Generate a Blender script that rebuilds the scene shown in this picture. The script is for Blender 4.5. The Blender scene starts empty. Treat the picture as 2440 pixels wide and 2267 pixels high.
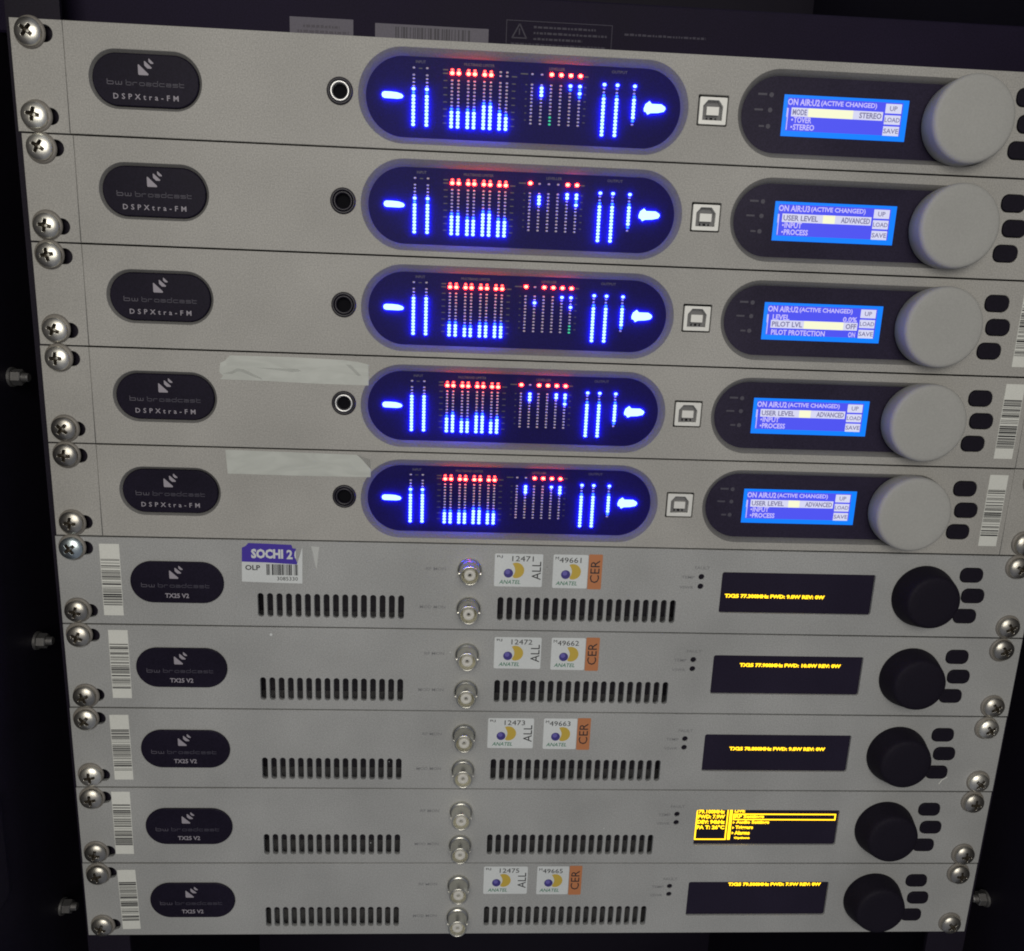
import bpy, math, random
from mathutils import Matrix, Vector
random.seed(7)
scene = bpy.context.scene
COL = scene.collection
MM = 0.001
U = 44.45
# ------------------------------------------------------------------ camera
# rack millimetres: x right from the panels' left edge, y into the rack from the panel faces, z up from the top panel's top edge
X0, Z0 = 241.3, 700.0
def wp(x, y, z): return Vector(((x - X0) * MM, y * MM, (z + Z0) * MM))
cam_data = bpy.data.cameras.new('camera'); cam = bpy.data.objects.new('camera', cam_data); COL.objects.link(cam)
cam_data.sensor_fit = 'HORIZONTAL'; cam_data.sensor_width = 36.0; cam_data.lens = 27.537
cam_data.shift_x = 0.0179; cam_data.shift_y = 0.00365
cam_data.clip_start = 0.01; cam_data.clip_end = 50
right = Vector((0.998364, -0.044445, 0.035986)); down = Vector((0.025519, -0.216887, -0.975863)); fwd = Vector((0.051177, 0.975184, -0.215398))
m = Matrix.Identity(4)
for i in range(3):
    m[i][0] = right[i]; m[i][1] = -down[i]; m[i][2] = -fwd[i]
m.translation = wp(187.36, -364.1, -109.27)
cam.matrix_world = m
scene.camera = cam
# ------------------------------------------------------------------ world, lamp, exposure
world = bpy.data.worlds.new('World'); scene.world = world; world.use_nodes = True
bg = world.node_tree.nodes['Background']; bg.inputs[0].default_value = (0.80, 0.84, 1.0, 1); bg.inputs[1].default_value = 0.17
def area(name, loc, target, size, power, color, sy=None):
    l = bpy.data.lights.new(name, 'AREA'); l.energy = power; l.color = color; l.size = size * MM
    if sy: l.shape = 'RECTANGLE'; l.size_y = sy * MM
    o = bpy.data.objects.new(name, l); COL.objects.link(o)
    o.location = wp(*loc)
    o.rotation_euler = (wp(*target) - wp(*loc)).to_track_quat('-Z', 'Y').to_euler()
    return o
area('ceiling_lamp', (130, -1350, 230), (190, 0, -200), 900, 10.8, (1.0, 0.95, 0.85))
scene.view_settings.view_transform = 'Standard'; scene.view_settings.look = 'None'
scene.view_settings.exposure = 0.0; scene.view_settings.gamma = 1.0; scene.view_settings.use_curve_mapping = False
scene.render.engine = 'CYCLES'
scene.cycles.use_denoising = True; scene.cycles.filter_width = 1.9
scene.cycles.max_bounces = 6; scene.cycles.sample_clamp_indirect = 4.0
scene.cycles.use_light_tree = True

# ------------------------------------------------------------------ materials
MATS = {}
def mat(name, color, rough=0.5, metal=0.0, spec=0.5, emit=None, estr=0.0, alpha=1.0):
    if name in MATS: return MATS[name]
    M = bpy.data.materials.new(name); M.use_nodes = True
    b = M.node_tree.nodes['Principled BSDF']
    b.inputs['Base Color'].default_value = (*color, 1); b.inputs['Roughness'].default_value = rough
    b.inputs['Metallic'].default_value = metal; b.inputs['Specular IOR Level'].default_value = spec
    b.inputs['Alpha'].default_value = alpha
    if emit:
        b.inputs['Emission Color'].default_value = (*emit, 1); b.inputs['Emission Strength'].default_value = estr
    MATS[name] = M
    return M
def noisy(name, color, rough=0.5, metal=0.0, spec=0.4, grain=0.10, scale=1400.0, blotch=0.08, bump=0.12, bscale=2600.0, bdist=0.00008):
    """paint with fine speckle, broad uneven soiling and a powder-coat bump, all in place on the surface"""
    M = mat(name, color, rough, metal, spec); nt = M.node_tree; b = nt.nodes['Principled BSDF']
    geo = nt.nodes.new('ShaderNodeNewGeometry')
    n1 = nt.nodes.new('ShaderNodeTexNoise'); n1.inputs['Scale'].default_value = scale; n1.inputs['Detail'].default_value = 3
    n2 = nt.nodes.new('ShaderNodeTexNoise'); n2.inputs['Scale'].default_value = 22; n2.inputs['Detail'].default_value = 5
    n3 = nt.nodes.new('ShaderNodeTexNoise'); n3.inputs['Scale'].default_value = bscale; n3.inputs['Detail'].default_value = 2
    for n in (n1, n2, n3): nt.links.new(geo.outputs['Position'], n.inputs['Vector'])
    def mr(src, amp):
        r = nt.nodes.new('ShaderNodeMapRange'); r.inputs['From Min'].default_value = 0.3; r.inputs['From Max'].default_value = 0.7
        r.inputs['To Min'].default_value = 1 - amp; r.inputs['To Max'].default_value = 1 + amp
        nt.links.new(src.outputs['Fac'], r.inputs['Value']); return r
    a = mr(n1, grain); c = mr(n2, blotch)
    mul = nt.nodes.new('ShaderNodeMath'); mul.operation = 'MULTIPLY'
    nt.links.new(a.outputs[0], mul.inputs[0]); nt.links.new(c.outputs[0], mul.inputs[1])
    vm = nt.nodes.new('ShaderNodeVectorMath'); vm.operation = 'SCALE'; vm.inputs[0].default_value = color
    nt.links.new(mul.outputs[0], vm.inputs['Scale']); nt.links.new(vm.outputs[0], b.inputs['Base Color'])
    rr = nt.nodes.new('ShaderNodeMapRange'); rr.inputs['To Min'].default_value = max(0.02, rough - 0.1); rr.inputs['To Max'].default_value = min(1, rough + 0.12)
    nt.links.new(n2.outputs['Fac'], rr.inputs['Value']); nt.links.new(rr.outputs[0], b.inputs['Roughness'])
    bp = nt.nodes.new('ShaderNodeBump'); bp.inputs['Strength'].default_value = bump; bp.inputs['Distance'].default_value = bdist
    nt.links.new(n3.outputs['Fac'], bp.inputs['Height']); nt.links.new(bp.outputs[0], b.inputs['Normal'])
    return M
PANEL = noisy('grey_panel_paint', (0.380, 0.372, 0.348), 0.55, scale=1700, grain=0.21, blotch=0.10, bump=0.06)
PANEL_TX = noisy('grey_transmitter_paint', (0.358, 0.363, 0.358), 0.5, scale=1700, grain=0.20, blotch=0.10, bump=0.06)
KNOB = noisy('grey_knob_paint', (0.385, 0.385, 0.365), 0.62, scale=1700, grain=0.06, blotch=0.05, bump=0.03)
BEZEL = noisy('grey_bezel_paint', (0.165, 0.162, 0.158), 0.6, scale=1700, grain=0.15, bump=0.05, spec=0.3)
DULL = noisy('dull_bolt_steel', (0.28, 0.275, 0.27), 0.45, metal=0.8, grain=0.1)
CHASSIS = noisy('black_chassis_paint', (0.028, 0.025, 0.035), 0.5, grain=0.2)
RACKB = noisy('black_rack_steel', (0.013, 0.0105, 0.019), 0.55, grain=0.3, spec=0.15)
BADGE = noisy('badge_plastic', (0.0120, 0.0095, 0.0200), 0.4, spec=0.10, grain=0.25, scale=1800, blotch=0.2, bump=0.08)
WINDOW = noisy('smoked_led_window', (0.013, 0.0095, 0.098), 0.4, spec=0.05, grain=0.22, scale=1500, blotch=0.15, bump=0.05)
WINDOW2 = noisy('smoked_lcd_window', (0.026, 0.021, 0.042), 0.35, spec=0.15, grain=0.22, scale=1500, blotch=0.15, bump=0.05)
OLEDG = noisy('oled_glass', (0.020, 0.016, 0.032), 0.3, spec=0.10, grain=0.2, scale=1500, blotch=0.15, bump=0.05)
RUBBER = noisy('black_rubber', (0.010, 0.008, 0.015), 0.65, grain=0.25, spec=0.15)
STEEL = noisy('screw_steel', (0.80, 0.78, 0.70), 0.36, metal=0.95, grain=0.10, blotch=0.3, bump=0.15, scale=900)
NICKEL = noisy('nickel_plate', (0.70, 0.69, 0.62), 0.27, metal=1.0, grain=0.06, blotch=0.15, bump=0.1)
WASHER = noisy('washer_plastic', (0.20, 0.185, 0.165), 0.45, grain=0.12)
BLACK = mat('dark_hole', (0.004, 0.004, 0.006), 0.8, spec=0.1)
JBLACK = mat('jack_black', (0.010, 0.008, 0.016), 0.4)
SILVER = mat('bright_ring', (0.70, 0.70, 0.69), 0.35, metal=0.9)
PAPER = noisy('label_paper', (0.72, 0.73, 0.68), 0.6, grain=0.05, blotch=0.05, bump=0.1)
STICK = noisy('sticker_film', (0.66, 0.69, 0.69), 0.5, grain=0.05, blotch=0.05, bump=0.05)
GREYLAB = noisy('grey_label', (0.125, 0.115, 0.145), 0.6, grain=0.10)
USBW = mat('usb_shell', (0.78, 0.78, 0.74), 0.4, metal=0.2)
USBG = mat('usb_grey', (0.16, 0.16, 0.165), 0.5)
PTFE = mat('white_insulator', (0.62, 0.61, 0.56), 0.5)
INK = mat('black_ink', (0.018, 0.018, 0.022), 0.6)
INKG = mat('grey_bar_ink', (0.10, 0.10, 0.10), 0.6)
PRINT = mat('pale_print', (0.34, 0.315, 0.36), 0.5)
PRINTM = mat('mid_print', (0.115, 0.105, 0.135), 0.5)
PRINTD = mat('dim_print', (0.065, 0.06, 0.085), 0.5)
PRINTG = mat('grey_legend', (0.225, 0.228, 0.235), 0.6)
PURPLE = mat('purple_ink', (0.050, 0.022, 0.36), 0.5)
BALL = mat('blue_ball_ink', (0.050, 0.038, 0.22), 0.5); BALLH = mat('light_ball_ink', (0.14, 0.12, 0.42), 0.5)
YELL = mat('yellow_ink', (0.56, 0.40, 0.06), 0.5); GREEN = mat('green_ink', (0.03, 0.20, 0.11), 0.5); ORANGE = mat('orange_paper', (0.50, 0.19, 0.075), 0.6)
LEDB = mat('led_lit_blue', (0.02, 0.02, 0.02), 0.5, emit=(0.0120, 0.0200, 1.0), estr=64.0)
LEDBD = mat('led_half_blue', (0.1, 0.15, 0.25), 0.5, emit=(0.008, 0.05, 1.0), estr=9.0)
LEDR = mat('led_lit_red', (0.02, 0.02, 0.02), 0.5, emit=(1.0, 0.0185, 0.0130), estr=58.0)
LEDRD = mat('led_half_red', (0.3, 0.1, 0.1), 0.5, emit=(1.0, 0.04, 0.03), estr=10.0)
LEDG = mat('led_dim_green', (0.1, 0.3, 0.2), 0.5, emit=(0.01, 0.45, 0.22), estr=1.0)
LEDO = mat('led_off', (0.62, 0.54, 0.66), 0.4)
LCDE = mat('lcd_backlight_edge', (0, 0, 0), 0.3, emit=(0.0, 0.21, 1.0), estr=1.05)
LCDI = mat('lcd_pixel_field', (0, 0, 0), 0.3, emit=(0.075, 0.085, 0.88), estr=1.0)
LCDT = mat('lcd_text', (0, 0, 0), 0.3, emit=(0.55, 0.50, 0.98), estr=1.0)
LCDW = mat('lcd_white', (0, 0, 0), 0.3, emit=(0.68, 0.69, 0.90), estr=1.0)
LCDY = mat('lcd_bright', (0, 0, 0), 0.3, emit=(0.95, 0.96, 0.66), estr=1.0)
LCDD = mat('lcd_dark_text', (0, 0, 0), 0.3, emit=(0.21, 0.20, 0.36), estr=1.0)
OLED = mat('oled_text', (0, 0, 0), 0.4, emit=(1.0, 0.60, 0.012), estr=2.3)

def tape_material():
    M = bpy.data.materials.new('tape_film'); M.use_nodes = True; nt = M.node_tree; b = nt.nodes['Principled BSDF']
    b.inputs['Base Color'].default_value = (0.62, 0.645, 0.60, 1); b.inputs['Roughness'].default_value = 0.38
    geo = nt.nodes.new('ShaderNodeNewGeometry'); mp = nt.nodes.new('ShaderNodeMapping'); mp.inputs['Scale'].default_value = (45, 45, 130); mp.inputs['Rotation'].default_value = (0, 0.25, 0)
    n = nt.nodes.new('ShaderNodeTexNoise'); n.inputs['Scale'].default_value = 1.2; n.inputs['Detail'].default_value = 4; n.inputs['Distortion'].default_value = 1.0
    nt.links.new(geo.outputs['Position'], mp.inputs['Vector']); nt.links.new(mp.outputs[0], n.inputs['Vector'])
    r = nt.nodes.new('ShaderNodeMapRange'); r.inputs['From Min'].default_value = 0.35; r.inputs['From Max'].default_value = 0.6; r.inputs['To Min'].default_value = 0.68; r.inputs['To Max'].default_value = 0.84
    nt.links.new(n.outputs['Fac'], r.inputs['Value']); nt.links.new(r.outputs[0], b.inputs['Alpha'])
    bp = nt.nodes.new('ShaderNodeBump'); bp.inputs['Strength'].default_value = 0.25; bp.inputs['Distance'].default_value = 0.0002
    nt.links.new(n.outputs['Fac'], bp.inputs['Height']); nt.links.new(bp.outputs[0], b.inputs['Normal'])
    return M
TAPE = tape_material()
TAPEC = mat('tape_crease', (0.40, 0.41, 0.39), 0.5, alpha=0.25)

# ------------------------------------------------------------------ mesh helpers (all in rack millimetres, local to a unit: x as above, z 0 = unit's top edge)
def loc(x, y, z): return ((x - X0) * MM, y * MM, (z + U) * MM)
def mesh_from(name, verts, faces, material=None, smooth=False):
    me = bpy.data.meshes.new(name); me.from_pydata([Vector(v) for v in verts], [], faces); me.validate(); me.update()
    if material: me.materials.append(material)
    if smooth:
        for p in me.polygons: p.use_smooth = True
    return me
def obj(name, me, parent=None, label=None):
    o = bpy.data.objects.new(name, me); COL.objects.link(o)
    if parent: o.parent = parent
    if label: o['label'] = label
    return o
def cap(cx, cz, w, h, n=14):
    """capsule outline"""
    return rrect(cx, cz, w, h, min(w, h) / 2 - 1e-4, n)
def rrect(cx, cz, w, h, r, n=6):
    pts = []
    for k, (sx, sz) in enumerate(((1, 1), (-1, 1), (-1, -1), (1, -1))):
        for i in range(n + 1):
            a = math.pi / 2 * (k + i / n)
            pts.append((cx + sx * (w / 2 - r) + r * math.cos(a), cz + sz * (h / 2 - r) + r * math.sin(a)))
    return pts
def circ(cx, cz, r, n=28): return [(cx + r * math.cos(2 * math.pi * i / n), cz + r * math.sin(2 * math.pi * i / n)) for i in range(n)]
def plate(name, outer, holes, yf, yb, material, bevel=0.0):
    """filled outline with holes, from y = yf (front) to y = yb, edges rounded by bevel"""
    cu = bpy.data.curves.new('outline', 'CURVE'); cu.dimensions = '2D'; cu.fill_mode = 'BOTH'
    for poly in [outer] + holes:
        s = cu.splines.new('POLY'); s.points.add(len(poly) - 1); s.use_cyclic_u = True
        for p, (x, z) in zip(s.points, poly): p.co = (x, z, 0, 1)
    t = yb - yf
    cu.extrude = t / 2 - bevel; cu.bevel_depth = bevel; cu.bevel_resolution = 1; cu.offset = -bevel
    tmp = bpy.data.objects.new('outline', cu)
    me = bpy.data.meshes.new_from_object(tmp)
    ym = (yf + yb) / 2
    for v in me.vertices:
        x, z, y = v.co; v.co = loc(x, ym - y, z)
    me.materials.clear(); me.materials.append(material); me.name = name
    bpy.data.objects.remove(tmp); bpy.data.curves.remove(cu)
    me.update()
    return me
def flat(name, polys, y, material):
    """flat print: polygons at depth y facing the viewer"""
    vs, fs = [], []
    for poly in polys:
        a = sum(poly[i][0] * poly[(i + 1) % len(poly)][1] - poly[(i + 1) % len(poly)][0] * poly[i][1] for i in range(len(poly)))
        if a < 0: poly = poly[::-1]
        fs.append(list(range(len(vs), len(vs) + len(poly)))); vs += [loc(x, y, z) for x, z in poly]
    return mesh_from(name, vs, fs, material)
def rect(x0, x1, z0, z1): return [(x0, z0), (x1, z0), (x1, z1), (x0, z1)]
def box(name, x0, x1, y0, y1, z0, z1, material, local=True):
    f = loc if local else (lambda x, y, z: tuple(wp(x, y, z)))
    vs = [f(x, y, z) for x in (x0, x1) for y in (y0, y1) for z in (z0, z1)]
    return mesh_from(name, vs, [(0, 1, 3, 2), (4, 6, 7, 5), (0, 4, 5, 1), (2, 3, 7, 6), (0, 2, 6, 4), (1, 5, 7, 3)], material)
def ring(name, outer, yo, inner, yi, material, steps=1, smooth=True):
    """band between two outlines of equal point count, rolled inwards"""
    n = len(outer); vs, fs = [], []
    for s in range(steps + 1):
        t = s / steps; ty = math.sin(t * math.pi / 2) if steps > 1 else t; tx = 1 - math.cos(t * math.pi / 2) if steps > 1 else t
        tx, ty = (t, t) if steps == 1 else (0.5 * t + 0.5 * ty, 0.5 * t + 0.5 * tx)
        for (a, b), (c, d) in zip(outer, inner): vs.append(loc(a + (c - a) * tx, yo + (yi - yo) * ty, b + (d - b) * tx))
    for s in range(steps):
        for i in range(n):
            j = (i + 1) % n; fs.append((s * n + i, s * n + j, (s + 1) * n + j, (s + 1) * n + i))
    me = mesh_from(name, vs, fs, material, smooth)
    return me
def lathe(name, prof, material, seg=48, cx=None, cz=None, smooth=True):
    """profile (r, y) turned about the y axis; about (cx, cz) or the origin"""
    vs, fs = [], []
    for r, y in prof:
        for i in range(seg):
            a = 2 * math.pi * i / seg; x, z = r * math.cos(a), r * math.sin(a)
            vs.append(loc(cx + x, y, cz + z) if cx is not None else (x * MM, y * MM, z * MM))
    for k in range(len(prof) - 1):
        for i in range(seg):
            j = (i + 1) % seg; fs.append((k * seg + i, k * seg + j, (k + 1) * seg + j, (k + 1) * seg + i))
    me = mesh_from(name, vs, fs, material, smooth)
    return me
TXT = {}
def text_base(s, bold=0.0, space=1.0, ext=0.0):
    key = (s, bold, space, ext)
    if key not in TXT:
        cu = bpy.data.curves.new('lettering', 'FONT'); cu.body = s; cu.size = 1.0; cu.offset = bold; cu.space_character = space; cu.resolution_u = 2
        tmp = bpy.data.objects.new('lettering', cu); me = bpy.data.meshes.new_from_object(tmp)
        vs = [tuple(v.co) for v in me.vertices]; fs = [tuple(p.vertices) for p in me.polygons]
        x0 = min(v[0] for v in vs); x1 = max(v[0] for v in vs); y0 = min(v[1] for v in vs); y1 = max(v[1] for v in vs)
        TXT[key] = ([((v[0] - x0) / (x1 - x0), (v[1] - y0) / (y1 - y0)) for v in vs], fs)
        bpy.data.objects.remove(tmp); bpy.data.curves.remove(cu); bpy.data.meshes.remove(me)
    return TXT[key]
def text(s, x0, x1, z0, z1, y, material, bold=0.0, space=1.0, rot=False, shear=0.0, thick=0.0, name='lettering'):
    """lettering fitted into the box x0..x1, z0..z1 (rot: reads upwards)"""
    vs, fs = text_base(s, bold, space); out = []
    for u, v in vs:
        if rot: out.append(((1 - v) * (x1 - x0) + x0, z0 + u * (z1 - z0)))
        else: out.append((x0 + u * (x1 - x0) + shear * v * (z1 - z0), z0 + v * (z1 - z0)))
    V = [loc(a, y, b) for a, b in out]; F = list(fs)
    if thick:
        n = len(V); V += [loc(a, y + thick, b) for a, b in out]
        cnt = {}
        for f in fs:
            for i in range(len(f)):
                e = (f[i], f[(i + 1) % len(f)]); cnt[e] = cnt.get(e, 0) + 1
        for (a, b) in list(cnt):
            if (b, a) not in cnt: F.append((b, a, a + n, b + n))
    return mesh_from(name, V, F, material)
def join_meshes(name, meshes, material):
    vs, fs = [], []
    for me in meshes:
        o = len(vs); vs += [tuple(v.co) for v in me.vertices]; fs += [[i + o for i in p.vertices] for p in me.polygons]
    return mesh_from(name, vs, fs, material)
def root(name, label, category, location, group=None):
    o = bpy.data.objects.new(name, None); COL.objects.link(o); o.location = location; o.empty_display_size = 0.02
    o['label'] = label; o['category'] = category
    if group: o['group'] = group
    return o

# ------------------------------------------------------------------ rack cabinet
rack = root('equipment_rack', 'black steel rack cabinet with dark side walls around the stacked units', 'rack', (0, 0, 0))
for sx, name in ((-1, 'left'), (1, 'right')):
    xw = -24.0 if sx < 0 else 507.0
    obj('side_wall', box('side_wall', min(xw, xw + sx * 2), max(xw, xw + sx * 2), -95, 420, -1500, 200, RACKB, False), rack)
    xr = (-3.2, 19) if sx < 0 else (463.6, 485.8)
    obj('mounting_rail', box('mounting_rail', xr[0], xr[1], 3.6, 5.6, -1500, 200, RACKB, False), rack)
    xf = (-3.2, -1.2) if sx < 0 else (483.8, 485.8)
    obj('rail_flange', box('rail_flange', xf[0], xf[1], 5.62, 45, -1500, 200, RACKB, False), rack)
obj('back_wall', box('back_wall', -24, 507, 420, 422, -1500, 200, RACKB, False), rack)
# hexagonal bolts through the side walls
def hexbolt(x, y, z, s):
    r = bpy.data.objects.new('wall_bolt', None); COL.objects.link(r); r.parent = rack; r.location = wp(x, y, z); r.rotation_euler = (0.3, 0, 0 if s > 0 else math.pi); r.scale = (0.9, 0.72, 0.72)
    def turn(prof, n, a0=0.0):
        vs = [(px * MM, rr * math.cos(a0 + 2 * math.pi * i / n) * MM, rr * math.sin(a0 + 2 * math.pi * i / n) * MM) for px, rr in prof for i in range(n)]
        fs = [(k * n + i, k * n + (i + 1) % n, (k + 1) * n + (i + 1) % n, (k + 1) * n + i) for k in range(len(prof) - 1) for i in range(n)]
        fs.append(list(range((len(prof) - 1) * n, len(prof) * n)))
        return vs, fs
    obj('washer', mesh_from('washer', *turn([(0, 6.5), (1.3, 6.5)], 28), DULL), r)
    obj('hex_nut', mesh_from('hex_nut', *turn([(1.3, 4.9), (1.5, 5.4), (5.6, 5.4), (6.0, 4.9)], 6), DULL), r)
    obj('thread_end', mesh_from('thread_end', *turn([(6.0, 3.0), (8.6, 3.0), (9.2, 2.5)], 20), DULL), r)
for z in (-150.3, -284.9, -443.6): hexbolt(-23.9, 20, z, 1)
hexbolt(506.9, 20, -439.5, -1)
# rounded plate on the left wall near the bottom
def yz_plate(name, x0, x1, y0, y1, z0, z1, r, material, parent):
    pts = rrect((y0 + y1) / 2, (z0 + z1) / 2, y1 - y0, z1 - z0, r, 6); n = len(pts)
    vs = [tuple(wp(x0, a, b)) for a, b in pts] + [tuple(wp(x1 - 0.4, a, b)) for a, b in pts]
    cy, cz = (y0 + y1) / 2, (z0 + z1) / 2
    vs += [tuple(wp(x1, cy + (a - cy) * 0.94, cz + (b - cz) * 0.97)) for a, b in pts]
    fs = [(k * n + i, k * n + (i + 1) % n, (k + 1) * n + (i + 1) % n, (k + 1) * n + i) for k in range(2) for i in range(n)] + [list(range(2 * n, 3 * n))]
    return obj(name, mesh_from(name, vs, fs, material), parent)
latch = root('wall_plate', 'dark rounded plate with a pale rim low on the left rack wall', 'plate', tuple(wp(-24, -60, -397)))
def wall_rel(o):
    o.matrix_parent_inverse = Matrix.Translation(wp(-24, -60, -397)).inverted()
wall_rel(yz_plate('rim', -23.95, -22.6, -80, -25.5, -397, -340, 5, mat('worn_edge', (0.20, 0.20, 0.21), 0.35, metal=0.6), latch))
wall_rel(yz_plate('face', -22.55, -21.6, -79.2, -26.4, -396.2, -340.8, 4.5, RACKB, latch))

# ------------------------------------------------------------------ the black unit above the stack, set back, its face carrying faint labels
top = root('black_rack_unit', 'black set-back unit above the stack, its face carrying faint grey labels', 'rack unit', tuple(wp(X0, 20, -0.4)))
TI = Matrix.Translation(wp(X0, 20, -0.4)).inverted()
def topo(name, me, parent=None, label=None):
    o = obj(name, me, parent or top, label)
    if parent is None: o.matrix_parent_inverse = TI
    return o
UNDER = noisy('black_unit_paint', (0.0125, 0.0085, 0.0235), 0.6, grain=0.3, scale=1700, blotch=0.2, spec=0.1)
def bevel_box(x0, x1, y0, y1, z0, z1, c, material):
    pts = rrect((x0 + x1) / 2, (z0 + z1) / 2, x1 - x0, z1 - z0, c, 3); n = len(pts); cx, cz = (x0 + x1) / 2, (z0 + z1) / 2
    inn = rrect(cx, cz, x1 - x0 - 2 * c, z1 - z0 - 2 * c, c * 0.5, 3)
    vs = [tuple(wp(a, y0, b)) for a, b in inn] + [tuple(wp(a, y0 + c, b)) for a, b in pts] + [tuple(wp(a, y1, b)) for a, b in pts]
    fs = [list(range(n))] + [(k * n + i, k * n + (i + 1) % n, (k + 1) * n + (i + 1) % n, (k + 1) * n + i) for k in range(2) for i in range(n)] + [list(range(3 * n - 1, 2 * n - 1, -1))]
    return mesh_from('casing', vs, fs, material)
topo('casing', bevel_box(-16, 498, 20, 320, -0.4, 24.9, 0.8, UNDER))
def face(name, polys, mat_, lift=0.12, parent=None, label=None):
    vs, fs = [], []
    for poly in polys:
        fs.append(list(range(len(vs), len(vs) + len(poly)))); vs += [tuple(wp(x, 20 - lift, z)) for x, z in poly]
    return topo(name, mesh_from(name, vs, fs, mat_), parent, label)
l1 = face('paper_label', [rect(110.2, 138.0, 0.2, 12.0)], GREYLAB, label='grey paper label with two lines of small print')
l2 = face('paper_label', [rect(147.6, 197.9, 0.2, 11.2)], GREYLAB, label='grey paper label with a barcode')
bars = []; x = 156.5
while x < 190:
    w = random.choice((0.35, 0.6, 0.9)); bars.append(rect(x, x + w, 5.6, 10.2)); x += w + random.choice((0.4, 0.7, 1.1))
face('bars', bars, mat('soft_bar_ink', (0.045, 0.04, 0.055), 0.6), 0.2, l2)
UP = mat('casing_print', (0.024, 0.019, 0.042), 0.6)
def words(rows, h):
    out = []
    for z, xa, xb in rows:
        x = xa
        while x < xb:
            w = random.uniform(0.6, 2.2); out.append(rect(x, min(x + w, xb), z, z + h * random.uniform(0.75, 1.0))); x += w + 0.5
    return out
face('print', words(((8.0, 116, 132), (5.9, 113.5, 136)), 1.2), mat('soft_ink', (0.07, 0.06, 0.08), 0.6), 0.2, l1)
fr = [rect(205.7, 253.4, 15.2, 15.5), rect(205.7, 206.0, 1, 15.2), rect(253.1, 253.4, 1, 15.2),
      [(208.2, 8.5), (208.9, 8.5), (211.9, 13.9), (211.5, 14.3)], [(214.4, 8.5), (215.1, 8.5), (211.9, 14.3), (211.5, 13.9)], rect(208.2, 215.1, 8.1, 8.6), rect(211.4, 211.9, 9.6, 12.2)]
face('warning_sign', fr, UP, 0.1)
face('small_print', words(((12.6, 218, 246), (10.2, 218, 251), (7.8, 218, 240), (5.4, 208, 251), (3.0, 208, 236), (11.6, 259, 296)), 1.0), UP, 0.1)

# ------------------------------------------------------------------ shared pieces
def screw_mesh():
    R, NR, NS = 5.35, 44, 112; vs, fs = [], []
    def height(r): return 2.75 * math.sqrt(max(0, 1 - (r / 5.75) ** 2)) + 0.35
    for k in range(NR + 1):
        r = R * (k / NR) ** 0.85
        for i in range(NS):
            a = 2 * math.pi * i / NS; x, z = r * math.cos(a), r * math.sin(a)
            h = height(r)
            ax, az = abs(x), abs(z)
            arm = max(ax, az); wid = min(ax, az)
            lim = 0.62 + 0.10 * max(0, 2.6 - arm)
            if arm < 2.75 and wid < lim:
                h -= 2.6 * min(1.0, (2.75 - arm) / 0.7 + 0.25) * min(1.0, (lim - wid) / 0.10 + 0.35)
                if r < 0.6: h += 0.7
            vs.append((x * MM, -h * MM, z * MM))
    base = len(vs)
    for i in range(NS):
        a = 2 * math.pi * i / NS; vs.append((R * math.cos(a) * MM, 0.2 * MM, R * math.sin(a) * MM))
    for k in range(NR):
        for i in range(NS):
            j = (i + 1) % NS; fs.append((k * NS + i, k * NS + j, (k + 1) * NS + j, (k + 1) * NS + i))
    for i in range(NS):
        j = (i + 1) % NS; fs.append((NR * NS + i, NR * NS + j, base + j, base + i))
    me = mesh_from('rack_screw', vs, fs, STEEL, True); me.materials.append(mat('screw_recess_shade', (0.09, 0.075, 0.055), 0.6, metal=0.3))  # shade inside the cross recess, put into its own darker colour
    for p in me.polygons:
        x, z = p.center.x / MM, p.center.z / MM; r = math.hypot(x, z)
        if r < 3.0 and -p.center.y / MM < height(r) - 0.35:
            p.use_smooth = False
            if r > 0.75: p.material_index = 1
    return me
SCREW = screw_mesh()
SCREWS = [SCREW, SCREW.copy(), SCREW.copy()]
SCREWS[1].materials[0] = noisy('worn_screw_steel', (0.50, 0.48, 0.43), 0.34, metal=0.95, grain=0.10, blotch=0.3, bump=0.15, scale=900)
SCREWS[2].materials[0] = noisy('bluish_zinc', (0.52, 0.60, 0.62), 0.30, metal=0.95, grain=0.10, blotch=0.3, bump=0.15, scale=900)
WASH = lathe('washer', [(2.5, -0.75), (5.6, -0.75), (6.2, -0.45), (6.45, -0.02), (6.45, 0.0)], WASHER, 40)
def screw(parent, x, z, kind=0):
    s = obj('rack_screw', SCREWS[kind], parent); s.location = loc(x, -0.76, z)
    s.rotation_euler = (random.uniform(-.03, .03), random.uniform(0, 1.57), random.uniform(-.03, .03))
    w = obj('washer', WASH, s); w.location = (random.uniform(-.4, .4) * MM, 0.76 * MM, random.uniform(-.4, .4) * MM)
LETTERS = {'b': [('v', 0, 0, 1.3), ('h', 0, 0, 1), ('h', .75, 0, 1), ('v', 1, 0, .75)], 'w': [('v', 0, 0, .75), ('v', .5, 0, .75), ('v', 1, 0, .75), ('h', 0, 0, 1)],
    'r': [('v', 0, 0, .75), ('h', .75, 0, .85)], 'o': [('v', 0, 0, .75), ('v', 1, 0, .75), ('h', 0, 0, 1), ('h', .75, 0, 1)],
    'a': [('h', .75, 0, 1), ('v', 1, 0, .75), ('h', 0, 0, 1), ('v', 0, 0, .4), ('h', .4, 0, 1)], 'd': [('v', 1, 0, 1.3), ('v', 0, 0, .75), ('h', 0, 0, 1), ('h', .75, 0, 1)],
    'c': [('v', 0, 0, .75), ('h', 0, 0, 1), ('h', .75, 0, 1)], 's': [('h', 0, 0, 1), ('h', .4, 0, 1), ('h', .75, 0, 1), ('v', 0, .4, .75), ('v', 1, 0, .4)],
    't': [('v', 0, 0, 1.1), ('h', 0, 0, .9), ('h', .75, 0, .9)]}
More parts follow.
